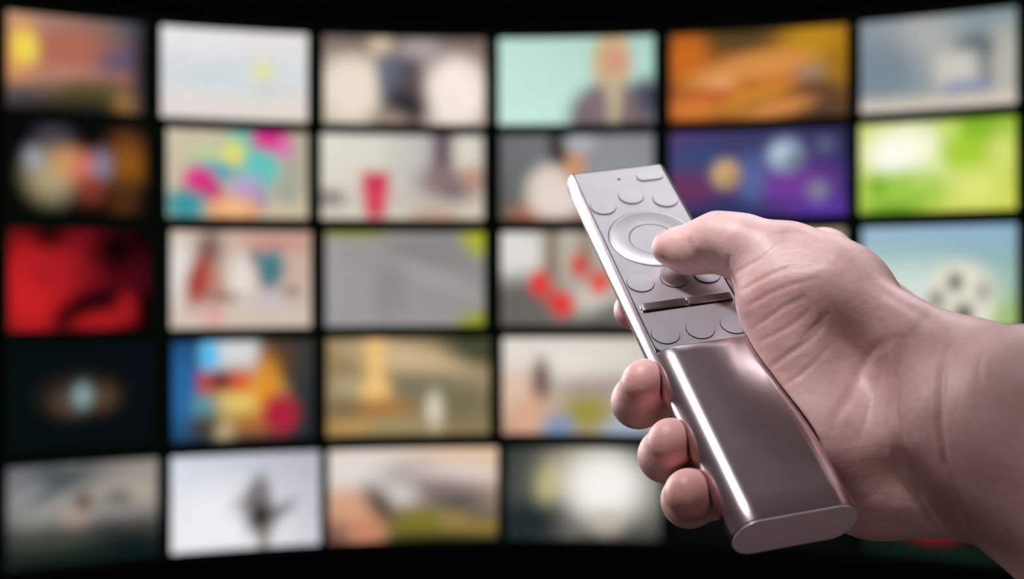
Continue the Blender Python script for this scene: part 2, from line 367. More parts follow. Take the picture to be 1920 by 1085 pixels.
  bg=[(96, 102, 104), (140, 136, 130), (30, 42, 36), (28, 34, 32)],
  s=[('e', .2, .4, .2, .24, (154, 154, 148), .8), ('e', .36, .2, .26, .06, (74, 80, 84), .8, -28), ('e', .72, .26, .34, .12, (160, 152, 142), .8, -18), ('e', .12, .16, .12, .1, (120, 124, 126), .8), ('e', .3, .1, .14, .08, (70, 78, 82), .8), ('e', .9, .36, .1, .14, (176, 164, 150), .8), ('e', .73, .44, .09, .12, (70, 76, 72), .7), ('e', .6, .5, .4, .1, (144, 140, 136), .8), ('e', .45, .56, .1, .12, (178, 160, 148), .8), ('e', .5, .4, .055, .08, (92, 74, 62), .7),
     ('e', .5, .9, .7, .26, (24, 34, 30), .8), ('e', .3, .76, .3, .08, (66, 70, 60), .8), ('e', .84, .92, .2, .12, (14, 26, 30), .8)]),
 (1, 4): dict(label='bright white screen with the dark silhouette of a raised hand',
  bg=[(212, 218, 230), (180, 182, 192), (238, 238, 242), (206, 206, 214)],
  s=[('e', .3, .75, .4, .4, (238, 238, 242), .8), ('e', .55, .42, .022, .17, (92, 80, 80), .6, 4), ('e', .6, .4, .022, .19, (96, 84, 84), .6, -2), ('e', .5, .5, .022, .16, (104, 94, 94), .7, 18), ('e', .65, .42, .02, .17, (112, 102, 102), .7, -8), ('e', .44, .52, .025, .12, (180, 176, 178), .8, 35), ('e', .6, .68, .1, .19, (38, 32, 26), .55), ('e', .74, .62, .11, .055, (104, 96, 100), .6, -32), ('e', .62, .92, .035, .14, (120, 106, 92), .7)]),
 (2, 4): dict(label='screen showing a bare shoulder before misty mountains and moss',
  bg=[(226, 208, 192), (236, 198, 160), (150, 110, 90), (86, 80, 44)],
  s=[('e', .2, .25, .3, .24, (226, 220, 214), .8), ('e', .5, .26, .2, .14, (176, 166, 166), .8), ('e', .8, .28, .26, .14, (222, 204, 196), .8), ('e', .7, .5, .32, .16, (128, 112, 110), .7, 6), ('e', .42, .5, .1, .12, (206, 202, 196), .8), ('e', .76, .6, .12, .08, (78, 78, 76), .8), ('e', .55, .82, .3, .18, (124, 116, 44), .6), ('e', .9, .76, .12, .12, (112, 98, 84), .8), ('e', .74, .8, .08, .08, (156, 126, 82), .8), ('e', .6, .98, .5, .06, (50, 50, 28), .8), ('e', .9, .86, .12, .06, (150, 124, 52), .8),
     ('e', .14, .78, .17, .36, (212, 158, 126), .45, -20), ('e', .22, .88, .1, .14, (198, 128, 100), .8), ('e', .3, .6, .06, .24, (84, 70, 62), .8, -35), ('e', .04, .94, .08, .16, (120, 84, 74), .8)]),
 (3, 4): dict(label='dark screen with a glowing white orb, beside the ring fingertip',
  bg=[(38, 50, 48), (46, 56, 54), (24, 36, 38), (30, 42, 42)],
  s=[('e', .55, .45, .46, .56, (104, 104, 96), .7), ('e', .5, .34, .26, .34, (180, 170, 146), .6), ('e', .27, .4, .06, .22, (190, 182, 130), .7, 15), ('e', .42, .78, .1, .2, (116, 112, 104), .8), ('e', .9, .5, .1, .3, (130, 126, 114), .8), ('e', .64, .42, .235, .36, (246, 243, 238), .6), ('e', .65, .8, .1, .12, (196, 182, 166), .8), ('e', .15, .8, .2, .2, (30, 42, 44), .8)]),
 (4, 4): dict(label='almost black screen behind the little fingertip',
  bg=[(12, 18, 17), (12, 18, 17), (7, 10, 10), (7, 10, 10)],
  s=[('e', .5, .4, .3, .3, (24, 30, 28), .8)]),
 (5, 4): dict(label='dark screen with a red glow showing under the wrist',
  bg=[(30, 40, 36), (30, 40, 36), (10, 22, 20), (10, 18, 17)],
  s=[('e', .44, .72, .16, .08, (170, 22, 30), .8), ('e', .55, .98, .4, .06, (18, 34, 26), .8)]),
}


def build_screen(ci, ri):
    COLS = COLS_BY_ROW[ri]
    x0, x1 = COLS[ci]
    y0, y1 = ROWS[ri]
    p0, p1 = phi_of(x0 + 5), phi_of(x1 - 5)     # the lit panel ends a little inside the bezel edge
    ht, hb = row_h(y0 + 4), row_h(y1 - 4)
    spec = SCREENS[(ci, ri)]
    pc = 0.5 * (p0 + p1)
    base = wall_pt(pc, hb - 0.02, 0.02)
    root = empty('video_screen', base)
    tag(root, spec['label'], 'screen', 'screens of the curved video wall')
    off = np.array(base)
    # display: a gently curved panel
    ps = p0 + (p1 - p0) * gx
    hs = ht + (hb - ht) * gy
    r = RAD
    xs = r * np.sin(ps); ys = D - RAD + r * np.cos(ps); zs = CAM_Z + hs + ROLL * xs
    V = np.stack([xs, ys, zs], -1).reshape(-1, 3) - off
    idx = np.arange((GX + 1) * (GY + 1)).reshape(GY + 1, GX + 1)
    F = np.stack([idx[:-1, :-1], idx[1:, :-1], idx[1:, 1:], idx[:-1, 1:]], -1).reshape(-1, 4)
    o = mesh_obj('display', V.tolist(), F.tolist(), M_DISPLAY, root)
    im = paint(spec).reshape(-1, 3)
    at = o.data.color_attributes.new('picture', 'FLOAT_COLOR', 'POINT')
    at.data.foreach_set('color', np.concatenate([im, np.ones((len(im), 1))], 1).astype(np.float32).ravel())
    # bezel: frame lip around the display, and the housing behind it
    gl = 0.5 * (x0 - COLS[ci - 1][1]) if ci > 0 else 11
    gr = 0.5 * (COLS[ci + 1][0] - x1) if ci < 5 else 11
    gt = 0.5 * (y0 - ROWS[ri - 1][1]) if ri > 0 else 9
    gb = 0.5 * (ROWS[ri + 1][0] - y1) if ri < 4 else 9
    q0, q1 = phi_of(x0 - gl) + 0.0008, phi_of(x1 + gr) - 0.0008
    kt, kb = row_h(y0 - gt) - 0.003, row_h(y1 + gb) + 0.003
    n = 12
    vs_, fs = [], []
    for i in range(n + 1):
        t = i / n
        pi_, po = p0 + (p1 - p0) * t, q0 + (q1 - q0) * t
        vs_ += [wall_pt(pi_, hb, 0.001), wall_pt(pi_, hb, -0.006), wall_pt(po, kb, -0.006), wall_pt(po, kb, 0.06),
                wall_pt(po, kt, 0.06), wall_pt(po, kt, -0.006), wall_pt(pi_, ht, -0.006), wall_pt(pi_, ht, 0.001)]
    for i in range(n):
        a, b = 8 * i, 8 * (i + 1)
        for k in range(7):
            fs.append((a + k, a + k + 1, b + k + 1, b + k))
    for a, flip in ((0, False), (8 * n, True)):   # side lips
        quads = [(a + 1, a + 6, a + 5, a + 2), (a + 0, a + 7, a + 6, a + 1), (a + 2, a + 5, a + 4, a + 3)]
        fs += [q[::-1] if flip else q for q in quads]
    vs_ = [tuple(np.array(v) - off) for v in vs_]
    mesh_obj('bezel', vs_, fs, M_BEZEL, root, smooth=False)
    return root

for ri in range(5):
    for ci in range(6):
        build_screen(ci, ri)

# ------------------------------------------------------------------ frame of the remote control (millimetres, lens coordinates: x right, y down, z forward)
RR = np.array([[0.97078758, -0.23753237, 0.03390931],
               [-0.13017379, -0.64010825, -0.75717647],
               [0.20155955, 0.73064341, -0.65232963]])
RT = np.array([57.67276908, 6.25397588, 416.03735724])

def RM(u, v, n):
    """remote coordinates (across, along, out of the face) to lens coordinates"""
    return RR @ np.array([u, v, n], float) + RT

def to_world(P):
    P = np.asarray(P, float)
    return np.stack([P[..., 0], P[..., 2], -P[..., 1]], -1) / 1000.0 + np.array([0, 0, CAM_Z])

RW, RTK = 38.0, 15.0               # width, thickness
RC = 2.9                           # how far the lower half stands proud of the button plate
RRAD = RTK / 2
V_TOP, V_STEP, V_CAP = 79.5, -17.4, -88.7
remote_base = to_world(RM(0, V_CAP, RC - RRAD))
REMOTE = empty('remote_control', remote_base)
tag(REMOTE, 'slim silver aluminium remote control held in the hand', 'remote control')

def rm_mesh(name, pts, faces, mat, parent=REMOTE, sharp=35, loc_parent=None):
    P = np.array(pts, float) @ RR.T + RT
    V = to_world(P) - remote_base
    return mesh_obj(name, V.tolist(), faces, mat, parent, True, sharp)

def stad_top(u):
    a = max(0.0, abs(u) - (RW / 2 - RRAD))
    return RC - RRAD + math.sqrt(max(0.0, RRAD ** 2 - a ** 2))

def rim_u():
    return (RW / 2 - RRAD) + math.sqrt(RRAD ** 2 - (RRAD - RC) ** 2)

def section(kind, shrink=0.0):
    """closed loop (u, n); kind 0 = lower half with crowned front, 1 = upper half cut flat with a recess"""
    hu = RW / 2 - RRAD
    r = RRAD - shrink
    lo = []
    ru = rim_u()
    a_end = math.asin((RRAD - RC) / RRAD)       # angle at which the side arc meets the plate plane
    na = 26
    for i in range(na + 1):                      # right arc from straight down to the rim
        a = -math.pi / 2 + (a_end + math.pi / 2) * i / na
        lo.append((hu + r * math.cos(a), RC - RRAD + r * math.sin(a)))
    tops = [17.30, 17.28, 16.9, 16.2, 15.2, 14.2, 13.2, 12.3, 11.5, 9.0, 6.0, 3.0, 0.0]
    right_top = []
    for k, u in enumerate(tops):
        if kind == 0:
            right_top.append((u, stad_top(u) - shrink))
        else:
            right_top.append((u, -0.02 if k == 0 else -0.7))
    half = lo + right_top
    left = [(-u, n) for (u, n) in half[::-1][1:]]
    return half + left

def build_body():
    secs = []
    secs.append((V_CAP + 0.0, section(0, 0.55)))
    secs.append((V_CAP + 0.25, section(0, 0.18)))
    secs.append((V_CAP + 0.7, section(0, 0.0)))
    for v in (-80, -70, -60, -50, -40, -30, -22):
        secs.append((v, section(0)))
    def mix(t):
        a, b = section(0), section(1)
        return [(p[0] * (1 - t) + q[0] * t, p[1] * (1 - t) + q[1] * t) for p, q in zip(a, b)]
    for k in range(7):                           # rounded-over step down to the plate recess
        th = math.pi / 2 * k / 6
        secs.append((V_STEP - 1.6 + 1.6 * math.sin(th), mix((1 - math.cos(th)))))
    for v in (-10, 10, 30, 50, 70):
        secs.append((v, section(1)))
    secs.append((V_TOP - 0.5, section(1, 0.0)))
    s_end = [(u * 0.99, n * 0.985 - 0.02) for u, n in section(1, 0.2)]
    secs.append((V_TOP, s_end))
    m = len(secs[0][1])
    pts, fs = [], []
    for v, s in secs:
        pts += [(u, v, n) for u, n in s]
    for i in range(len(secs) - 1):
        for k in range(m):
            a, b = i * m + k, i * m + (k + 1) % m
            fs.append((a, b, b + m, a + m))
    fs.append(tuple(range(m))[::-1])
    fs.append(tuple(range((len(secs) - 1) * m, len(secs) * m)))
    o = rm_mesh('body', pts, fs, M_BODY, sharp=40)
    o.data.materials.append(M_GAP_SHADE)              # recess floor coloured dark to stand in for shade in the seam
    for p, f in zip(o.data.polygons, fs):
        if all(pts[i][2] < -0.5 and pts[i][1] > V_STEP - 0.01 and abs(pts[i][0]) < 17.29 for i in f) and max(pts[i][2] for i in f) > -1.0:
            p.material_index = 1
    return o
build_body()

def extrude_loop(loop, n0, n1, bev=0.0, nb=3, v_is=True, dome=0.0):
    """loop of (u, v): a slab from n0 up to n1 with a rounded upper edge"""
    L = np.array(loop, float)
    c = L.mean(0)
    k = len(L)
    nxt = np.roll(L, -1, 0); prv = np.roll(L, 1, 0)
    tan = nxt - prv
    nor = np.stack([tan[:, 1], -tan[:, 0]], 1)
    nor /= np.linalg.norm(nor, axis=1)[:, None] + 1e-9
    rings = [(L, n0)]
    if bev > 0:
        for j in range(nb + 1):
            th = math.pi / 2 * j / nb
            rings.append((L - nor * bev * (1 - math.cos(th)), n1 - bev + bev * math.sin(th)))
    else:
        rings.append((L, n1))
    pts, fs = [], []
    for P, n in rings:
        pts += [(p[0], p[1], n) for p in P]
    for i in range(len(rings) - 1):
        for j in range(k):
            a, b = i * k + j, i * k + (j + 1) % k
            fs.append((a, b, b + k, a + k))
    top = (len(rings) - 1) * k
    if dome:
        pts.append((c[0], c[1], n1 + dome))
        for j in range(k):
            fs.append((top + j, top + (j + 1) % k, len(pts) - 1))
    else:
        fs.append(tuple(range(top, top + k)))
    fs.append(tuple(range(k))[::-1])
    return pts, fs

def circle(u, v, r, n=48):
    return [(u + r * math.cos(2 * math.pi * i / n), v + r * math.sin(2 * math.pi * i / n)) for i in range(n)]

def pill(u, v, hw, r, n=16):
    out = []
    for i in range(n + 1):
        a = -math.pi / 2 + math.pi * i / n
        out.append((u + hw - r + r * math.cos(a), v + r * math.sin(a)))
    for i in range(n + 1):
        a = math.pi / 2 + math.pi * i / n
        out.append((u - hw + r + r * math.cos(a), v + r * math.sin(a)))
    return out

def round_rect(u0, u1, v0, v1, rs, n=8):
    out = []
    for (cu, cv, a0, r) in ((u1, v0, -90, rs[0]), (u1, v1, 0, rs[1]), (u0, v1, 90, rs[2]), (u0, v0, 180, rs[3])):
        su = -1 if cu == u1 else 1
        sv = 1 if cv == v0 else -1
        for i in range(n + 1):
            a = math.radians(a0 + 90 * i / n)
            out.append((cu + su * r + r * math.cos(a), cv + sv * r + r * math.sin(a)))
    return out

# front plate with a round well for the ring: outer rounded rectangle joined to the inner circle
def build_plate():
    VR, RO = 37.6, 15.45
    outer = round_rect(-16.75, 16.75, V_STEP + 0.25, V_TOP - 0.25, (2.6, 0.3, 0.3, 2.6))
    # resample both loops by angle about the ring centre so that they bridge cleanly
    N = 144
    O = np.array(outer + outer[:1]); 
    res = []
    for i in range(N):
        a = 2 * math.pi * i / N
        d = np.array([math.cos(a), math.sin(a)])
        best = None
        for p, q in zip(O[:-1], O[1:]):
            p_, e = p - np.array([0, VR]), q - p
            den = d[0] * e[1] - d[1] * e[0]
            if abs(den) < 1e-9: continue
            t = (p_[0] * e[1] - p_[1] * e[0]) / den
            s = (p_[0] * d[1] - p_[1] * d[0]) / den
            if t > 0 and -1e-6 <= s <= 1 + 1e-6:
                best = t if best is None else max(best, t)
        res.append(d * best + np.array([0, VR]))
    # make sure the exact corner points are present
    res = sorted(list(map(tuple, res)) + [tuple(p) for p in outer], key=lambda p: math.atan2(p[1] - VR, p[0]))
    k = len(res)
    inner = []
    for p in res:
        a = math.atan2(p[1] - VR, p[0])
        inner.append((RO * math.cos(a), VR + RO * math.sin(a)))
    pts = [(p[0], p[1], -0.68) for p in res] + [(p[0], p[1], -0.12) for p in res]
    c = np.array([0, VR])
    for p in res:
        d = np.array(p) - c
        d = d * (1 - 0.12 / np.linalg.norm(d))
        pts.append((c[0] + d[0], c[1] + d[1], 0.0))
    pts += [(p[0], p[1], 0.0) for p in inner] + [(p[0], p[1], -0.9) for p in inner]
    fs = []
    for i in range(4):
        for j in range(k):
            a, b = i * k + j, i * k + (j + 1) % k
            fs.append((a, b, b + k, a + k))
    return rm_mesh('front_plate', pts, fs, M_PLATE, sharp=30)
PLATE = build_plate()

def disc_button(u, v, r, h=0.36, loop=None, mat=M_BUTTON, name='button'):
    """a raised key with shade painted dark round its foot and up its sides"""
    L = np.array(loop or circle(u, v, r), float)
    k = len(L)
    tan = np.roll(L, -1, 0) - np.roll(L, 1, 0)
    nor = np.stack([tan[:, 1], -tan[:, 0]], 1)
    nor /= np.linalg.norm(nor, axis=1)[:, None] + 1e-9
    rings = [(L + nor * 0.16, -0.05), (L + nor * 0.16, 0.012), (L, 0.014), (L, h - 0.05), (L - nor * 0.05, h)]
    pts = [(p[0], p[1], n) for P, n in rings for p in P]
    fs = [(i * k + j, i * k + (j + 1) % k, (i + 1) * k + (j + 1) % k, (i + 1) * k + j) for i in range(4) for j in range(k)]
    fs.append(tuple(range(4 * k, 5 * k)))
    o = rm_mesh(name, pts, fs, mat, sharp=10)
    o.data.materials.append(M_GAP_SHADE)  # skirt and side walls get a dark colour in place of shade
    for i in range(3 * k):
        o.data.polygons[i].material_index = 1
    return o

S = 11.7
for (u, v) in ((-S, 58.1), (0, 62.2), (S, 58.1), (-S, 15.4), (0, 15.4), (S, 15.4), (-S, -10.1), (0, -10.1), (S, -10.1)):
    disc_button(u, v, 4.5)
disc_button(0, 0, 0, loop=pill(10.6, 72.6, 5.0, 2.35), name='power_button')

# the direction ring: a shallow dish, and the centre button inside it
def lathe(cu, cv, prof, n=72):
    pts, fs = [], []
    for r, h in prof:
        for i in range(n):
            a = 2 * math.pi * i / n
            pts.append((cu + r * math.cos(a), cv + r * math.sin(a), h))
    m = len(prof)
    for i in range(m - 1):
        for j in range(n):
            a, b = i * n + j, i * n + (j + 1) % n
            fs.append((a, b, b + n, a + n))
    return pts, fs
prof = [(15.2, -0.9), (15.2, -0.1), (15.1, 0.12), (14.8, 0.22)]
for i in range(11):
    t = i / 10
    r = 14.6 + (8.25 - 14.6) * t
    prof.append((r, 0.22 - 0.52 * (1 - (1 - t) ** 2) * 0.9 + 0.06 * t * t))
prof += [(8.15, -0.9), (8.15, -1.4)]
RING = rm_mesh('direction_ring', *lathe(0, 37.6, prof), M_BUTTON, sharp=50)
rm_mesh('ring_well', *extrude_loop(circle(0, 37.6, 15.5, 64), -0.9, -0.72), M_GAP_SHADE)
rm_mesh('centre_button', *extrude_loop(circle(0, 37.6, 7.9, 72), -0.72, -0.25, 0.08, 3), M_BUTTON, RING, sharp=10)
# microphone hole
rm_mesh('microphone_hole', *extrude_loop(circle(-1.2, 73.0, 0.62, 20), -0.05, 0.03), M_GAP_SHADE)

# the two rocker switches in their slot
rm_mesh('rocker_slot', *extrude_loop(pill(0, 2.6, 17.0 * 0.93, 1.75), -0.05, 0.05), M_GAP_SHADE)
def rocker(u0, u1):
    """a tilted blade: high crest, front face falling steeply, end bevelled"""
    prof = [(1.25, 0.0), (1.3, 0.6), (1.55, 0.95), (3.85, 1.55), (4.2, 1.35), (4.3, 0.0)]   # (v, n)
    us = [u0, u0 + 0.25, u0 + 1.4, u1 - 1.4, u1 - 0.25, u1]
    sc = [0.55, 0.75, 1.0, 1.0, 0.85, 0.7] if u0 < 0 else [0.7, 0.85, 1.0, 1.0, 0.75, 0.55]
    pts, fs = [], []
    m = len(prof)
    for u, s in zip(us, sc):
        pts += [(u, v, n * s) for v, n in prof]
    for i in range(len(us) - 1):
        for k in range(m - 1):
            a = i * m + k
            fs.append((a, a + m, a + m + 1, a + 1))
    fs.append(tuple(range(m)))
    fs.append(tuple(range((len(us) - 1) * m, len(us) * m))[::-1])
    o = rm_mesh('rocker_switch', pts, fs, M_ROCKER, sharp=25)
    o.data.materials.append(M_GAP_SHADE)              # shade painted as a dark colour on the front lip
    for i in range(len(us) - 1):
        o.data.polygons[i * (m - 1)].material_index = 1
rocker(-15.6, -0.25)
rocker(0.25, 15.6)

# end cap: a stadium-shaped inset with a pale rim
def cap_loop(shrink):
    hu, r = RW / 2 - RRAD, RRAD - shrink
    out = []
    for i in range(25):
        a = -math.pi / 2 + math.pi * i / 24
        out.append((hu + r * math.cos(a), RC - RRAD + r * math.sin(a)))
    for i in range(25):
        a = math.pi / 2 + math.pi * i / 24
        out.append((-hu + r * math.cos(a), RC - RRAD + r * math.sin(a)))
    return out
def build_cap(name, s0, s1, v0, v1, mat):
    A, B = cap_loop(s0), cap_loop(s1)
    k = len(A)
    pts = [(u, V_CAP + 0.2, n) for u, n in A] + [(u, v0, n) for u, n in A] + [(u, v1, n) for u, n in B]
    fs = []
    for i in range(2):
        for j in range(k):
            a, b = i * k + j, i * k + (j + 1) % k
            fs.append((a, a + k, b + k, b))
    if name == 'end_cap':
        fs.append(tuple(range(2 * k, 3 * k))[::-1])
    return rm_mesh(name, pts, fs, mat, sharp=40)
build_cap('end_cap_rim', 0.30, 0.75, V_CAP - 0.05, V_CAP - 0.22, M_RIM)
build_cap('end_cap', 0.70, 0.9, V_CAP - 0.12, V_CAP - 0.16, M_CAP)


# ------------------------------------------------------------------ the hand: one continuous skin grown from a distance field (millimetres)
def PX(x, y, z):
    return np.array([(x - 960.0) / FPX * z, (y - 542.5) / FPX * z, z])

def seg(p, a, b, ra, rb):
    ba = b - a
    pa = p - a
    t = np.clip(pa @ ba / (ba @ ba), 0, 1)
    d = pa - t[:, None] * ba
    return np.sqrt((d * d).sum(1)) - (ra + (rb - ra) * t)

def ell(p, c, axes, r):
    q = (p - c) @ axes.T
    k0 = np.sqrt(((q / r) ** 2).sum(1))
    k1 = np.sqrt(((q / (r * r)) ** 2).sum(1)) + 1e-9
    return k0 * (k0 - 1) / k1

def smin(a, b, k):
    h = np.maximum(k - np.abs(a - b), 0) / k
    return np.minimum(a, b) - h * h * k * 0.25

def smax(a, b, k):
    return -smin(-a, -b, k)

def chain(p, pts, k=2.0):
    d = None
    for (a, ra), (b, rb) in zip(pts[:-1], pts[1:]):
        s = seg(p, a, b, ra, rb)
        d = s if d is None else smin(d, s, k)
    return d

HAND_LEVELS = [4, 3]
# joints and swellings: x, y of the sight line, distance from the lens (mm), radius (mm)
NODES = {
    't0': (1251.2, 464.7, 425.5, 5.3),
    't1': (1291.9, 468.4, 424.0, 7.4),
    't2': (1346.4, 454.0, 420.0, 9.1),
    't3': (1392.5, 462.4, 415.0, 9.6),
    't4': (1467.8, 482.4, 410.0, 9.6),
    't5': (1589.0, 544.9, 400.0, 13.0),
    'wr': (1793.7, 736.0, 372.0, 18.5),
    'wu': (1757.5, 867.1, 390.0, 17.7),
    'fr': (1930.1, 760.7, 346.0, 18.6),
    'fu': (1916.3, 909.6, 366.0, 17.7),
    'er': (2600.0, 1050.0, 275.0, 30.0),
    'eu': (2480.0, 1380.0, 290.0, 32.0),
    'wm': (1752.0, 790.0, 382.0, 17.5),
    'fm': (1905.0, 835.0, 357.0, 19.5),
    'em': (2540.0, 1210.0, 280.0, 33.0),
    'h0': (1477.6, 559.4, 404.0, 16.5),
    'h1': (1532.3, 672.0, 399.0, 15.1),
    'h2': (1559.3, 810.4, 400.0, 21.9),
    'm0': (1496.0, 501.1, 412.0, 10.9),
    'm1': (1702.2, 687.3, 392.0, 11.6),
    'ik': (1542.3, 489.3, 445.0, 10.1),
    'b1': (1710.7, 647.9, 398.0, 12.9),
    'c1': (1720.0, 735.0, 393.0, 15.5),
    'c2': (1735.0, 810.0, 390.0, 16.0),
    'w0': (1560.0, 532.0, 394.0, 12.5),
    'w1': (1690.0, 640.0, 376.0, 10.5),
    'h3': (1632.8, 930.1, 394.0, 12.4),
    'hy': (1688.7, 904.6, 390.0, 11.5),
}
NP = {k: PX(*v[:3]) for k, v in NODES.items()}
NR = {k: v[3] for k, v in NODES.items()}
# thumb: tip on the ring, knuckle raised, root in the ball of the thumb
THUMB = [(NP[k], NR[k]) for k in ('t0', 't1', 't2', 't3', 't4', 't5')]
FINGERS = {
    'index': [(NP['ik'], NR['ik']), (RM(30, 33, -20), 9.3), (RM(6, 30, -22), 8.4), (RM(-9, 24, -20), 7.2)],
    'middle': [(RM(47, 4, -20), 10.5), (RM(8, -1, -30), 9.4), (RM(-20.2, -15.8, -23), 8.2), (RM(-22.2, -23.3, -6.5), 7.4)],
    'ring': [(RM(40, -14, -28), 10.3), (RM(6, -26, -33), 9.0), (RM(-19.7, -40.6, -22), 7.8), (RM(-22.2, -48.3, -7), 7.2)],
    'little': [(RM(34, -34, -32), 9.5), (RM(5, -50, -31), 8.2), (RM(-19.4, -60.6, -20), 7.6), (RM(-23.5, -67.8, -7.5), 7.2)],
}
SEGS = [('wr', 'fr', 1), ('wu', 'fu', 14), ('fr', 'er', 14), ('fu', 'eu', 14), ('wm', 'fm', 12), ('fm', 'em', 14),       # wrist and forearm: radial and ulnar bars
        ('h0', 'h1', 14), ('h1', 'h2', 14), ('h2', 'wu', 14), ('h2', 'h3', 10),                        # ball of the thumb along the edge that covers the remote
        ('m0', 'm1', 10), ('m1', 'wr', 12),                                          # thumb metacarpal ridge to the wrist
        ('ik', 'b1', 10), ('w0', 'w1', 10), ('w1', 'wr', 12)]                                                            # back of the hand
PALM = [(NP[a], NP[b], NR[a], NR[b], k) for a, b, k in SEGS] + [
    (RM(47, 4, -20), NP['c1'], 12, NR['c1'], 10),
    (RM(40, -14, -28), NP['c2'], 12, NR['c2'], 10),
    (RM(34, -34, -32), NP['wu'], 11, NR['wu'], 10),
    (RM(38, -50, -28), NP['hy'], 13, NR['hy'], 12),
]
DENTS = []
# hollows (+) and swellings (-): sight line, radius, depth in mm
DENT_PX = [(1612, 650, 14, 10.5), (1655, 725, 11, 2.5), (1480, 446, 5, 0.9), (1690, 900, 9, 2.2), (1705, 640, 7, 1.0),
           (1640, 945, 9, -1.0), (1525, 470, 7, 1.3), (1335, 492, 5, 0.9), (1415, 440, 7, -0.5), (1500, 450, 6, 0.6),
           (1800, 760, 14, -0.8), (1730, 760, 6, -0.7), (1560, 445, 6, -0.8)]
CREASE_PX = [
    ([(1293, 446), (1296, 464), (1306, 486), (1326, 506)], 0.5, 0.9),
    ([(1309, 470), (1318, 492), (1334, 510)], 0.35, 1.0),
    ([(1366, 478), (1366, 500), (1372, 520), (1380, 540)], 0.5, 1.2),
    ([(1381, 512), (1405, 497), (1430, 483), (1458, 461)], 0.4, 0.9),
    ([(1388, 546), (1415, 530), (1444, 514), (1487, 498), (1520, 496)], 0.45, 0.9),
    ([(1400, 575), (1440, 552), (1480, 535), (1530, 522)], 0.35, 0.8),
    ([(1412, 616), (1440, 596), (1472, 574), (1510, 556)], 0.35, 0.8),
    ([(1423, 640), (1455, 626), (1490, 606), (1520, 580)], 0.3, 0.8),
    ([(1447, 686), (1470, 670), (1497, 652), (1525, 632), (1545, 606)], 0.55, 0.9),
    ([(1470, 722), (1500, 704), (1530, 676), (1556, 650)], 0.3, 0.8),
    ([(1500, 640), (1530, 610), (1552, 585)], 0.4, 0.9),
    ([(1440, 440), (1475, 436), (1510, 440), (1545, 460)], 0.22, 0.8),
    ([(1455, 470), (1500, 464), (1545, 478), (1580, 500)], 0.22, 0.8),
    ([(1465, 486), (1510, 484), (1550, 494)], 0.2, 0.7),
    ([(1700, 634), (1671, 638), (1634, 657), (1613, 697), (1593, 744), (1570, 775), (1558, 812)], 0.7, 1.8),
    ([(1655, 690), (1640, 740), (1622, 790), (1610, 830)], 0.3, 1.1),
    ([(1669, 700), (1661, 754), (1655, 800), (1662, 850)], 0.5, 1.2),
    ([(1690, 647), (1681, 705), (1676, 763), (1685, 831), (1705, 889), (1720, 940), (1741, 985)], 1.7, 1.7),
    ([(1708, 880), (1728, 925), (1750, 960), (1770, 990)], 0.6, 1.1),
    ([(1777, 645), (1765, 705), (1762, 792), (1772, 870), (1792, 928), (1812, 990)], 1.2, 1.4),
    ([(1612, 985), (1650, 975), (1690, 985), (1720, 1000)], 0.35, 1.2),
    ([(1850, 640), (1835, 690), (1838, 720)], 0.25, 1.0),
]
FLUSH = [(RM(-23.5, -25, -6), 12, 0.6), (RM(-23, -50, -6), 12, 0.6), (RM(-24, -70, -5), 12, 0.6), (PX(1250, 475, 425), 11, 0.35),
         (PX(1415, 590, 385), 16, 0.25), (PX(1600, 860, 365), 16, 0.2)]
def _dir(u, v, n):
    return RR @ np.array([u, v, n], float)
NAILS = [(NP['t0'] * 0.75 + NP['t1'] * 0.25, NP['t0'] - NP['t1'], np.array([0.1, -0.6, 0.8]), 13.0, 11.0)]


def remote_sdf(p):
    q = (p - RT) @ RR
    hu = RW / 2 - RRAD
    du = np.maximum(np.abs(q[:, 0]) - hu, 0)
    dn = q[:, 2] - (RC - RRAD)
    st = np.sqrt(du * du + dn * dn) - RRAD
    up = q[:, 2] - 0.1                                # the face of the button plate
    st = np.where(q[:, 1] > V_STEP, np.maximum(st, up), st)
    dv = np.maximum(q[:, 1] - V_TOP, V_CAP - q[:, 1])
    return np.maximum(st, dv)

def base_field(p):
    palm = None
    for (a, b, ra, rb, k) in PALM:
        s = seg(p, a, b, ra, rb)
        palm = s if palm is None else smin(palm, s, k)
    fin = None
    for name, ch in FINGERS.items():
        s = chain(p, ch, 3.0)
        fin = s if fin is None else smin(fin, s, 0.9)
    d = smin(palm, fin, 7.0)
    d = smin(d, chain(p, THUMB, 5.0), 9.0)
    for (c, r, depth) in DENTS:                     # broad hollows and swellings of the flesh
        q = p - c
        d = d + depth * np.exp(-(q * q).sum(1) / (r * r))
    d = smax(d, -(remote_sdf(p) - 0.4), 1.2)
    return d

def trace(px, py, z0=250.0, z1=480.0, field=None):
    """first skin point on the sight line through a pixel: where a skin crease lies"""
    d = np.array([(px - 960.0) / FPX, (py - 542.5) / FPX, 1.0])
    zs = np.arange(z0, z1, 0.75)
    f = (field or base_field)(zs[:, None] * d[None, :])
    i = np.argmax(f < 0)
    if f[i] >= 0: return None
    z = zs[i] - 0.75 * (-f[i]) / (f[i - 1] - f[i] + 1e-9)
    return d * z

_d = [(trace(x, y), r, d) for x, y, r, d in DENT_PX]
DENTS += [t for t in _d if t[0] is not None]

CREASES = []
for pts, depth, width in CREASE_PX:
    # dense points along the line, each put on the skin
    P = np.array(pts, float)
    out = []
    for a, b in zip(P[:-1], P[1:]):
        n = max(2, int(np.linalg.norm(b - a) / 14))
        for i in range(n):
            q = trace(*(a + (b - a) * i / n))
            if q is not None: out.append(q)
    q = trace(*P[-1])
    if q is not None: out.append(q)
    if len(out) > 1:
        CREASES.append((np.array(out), depth, width))

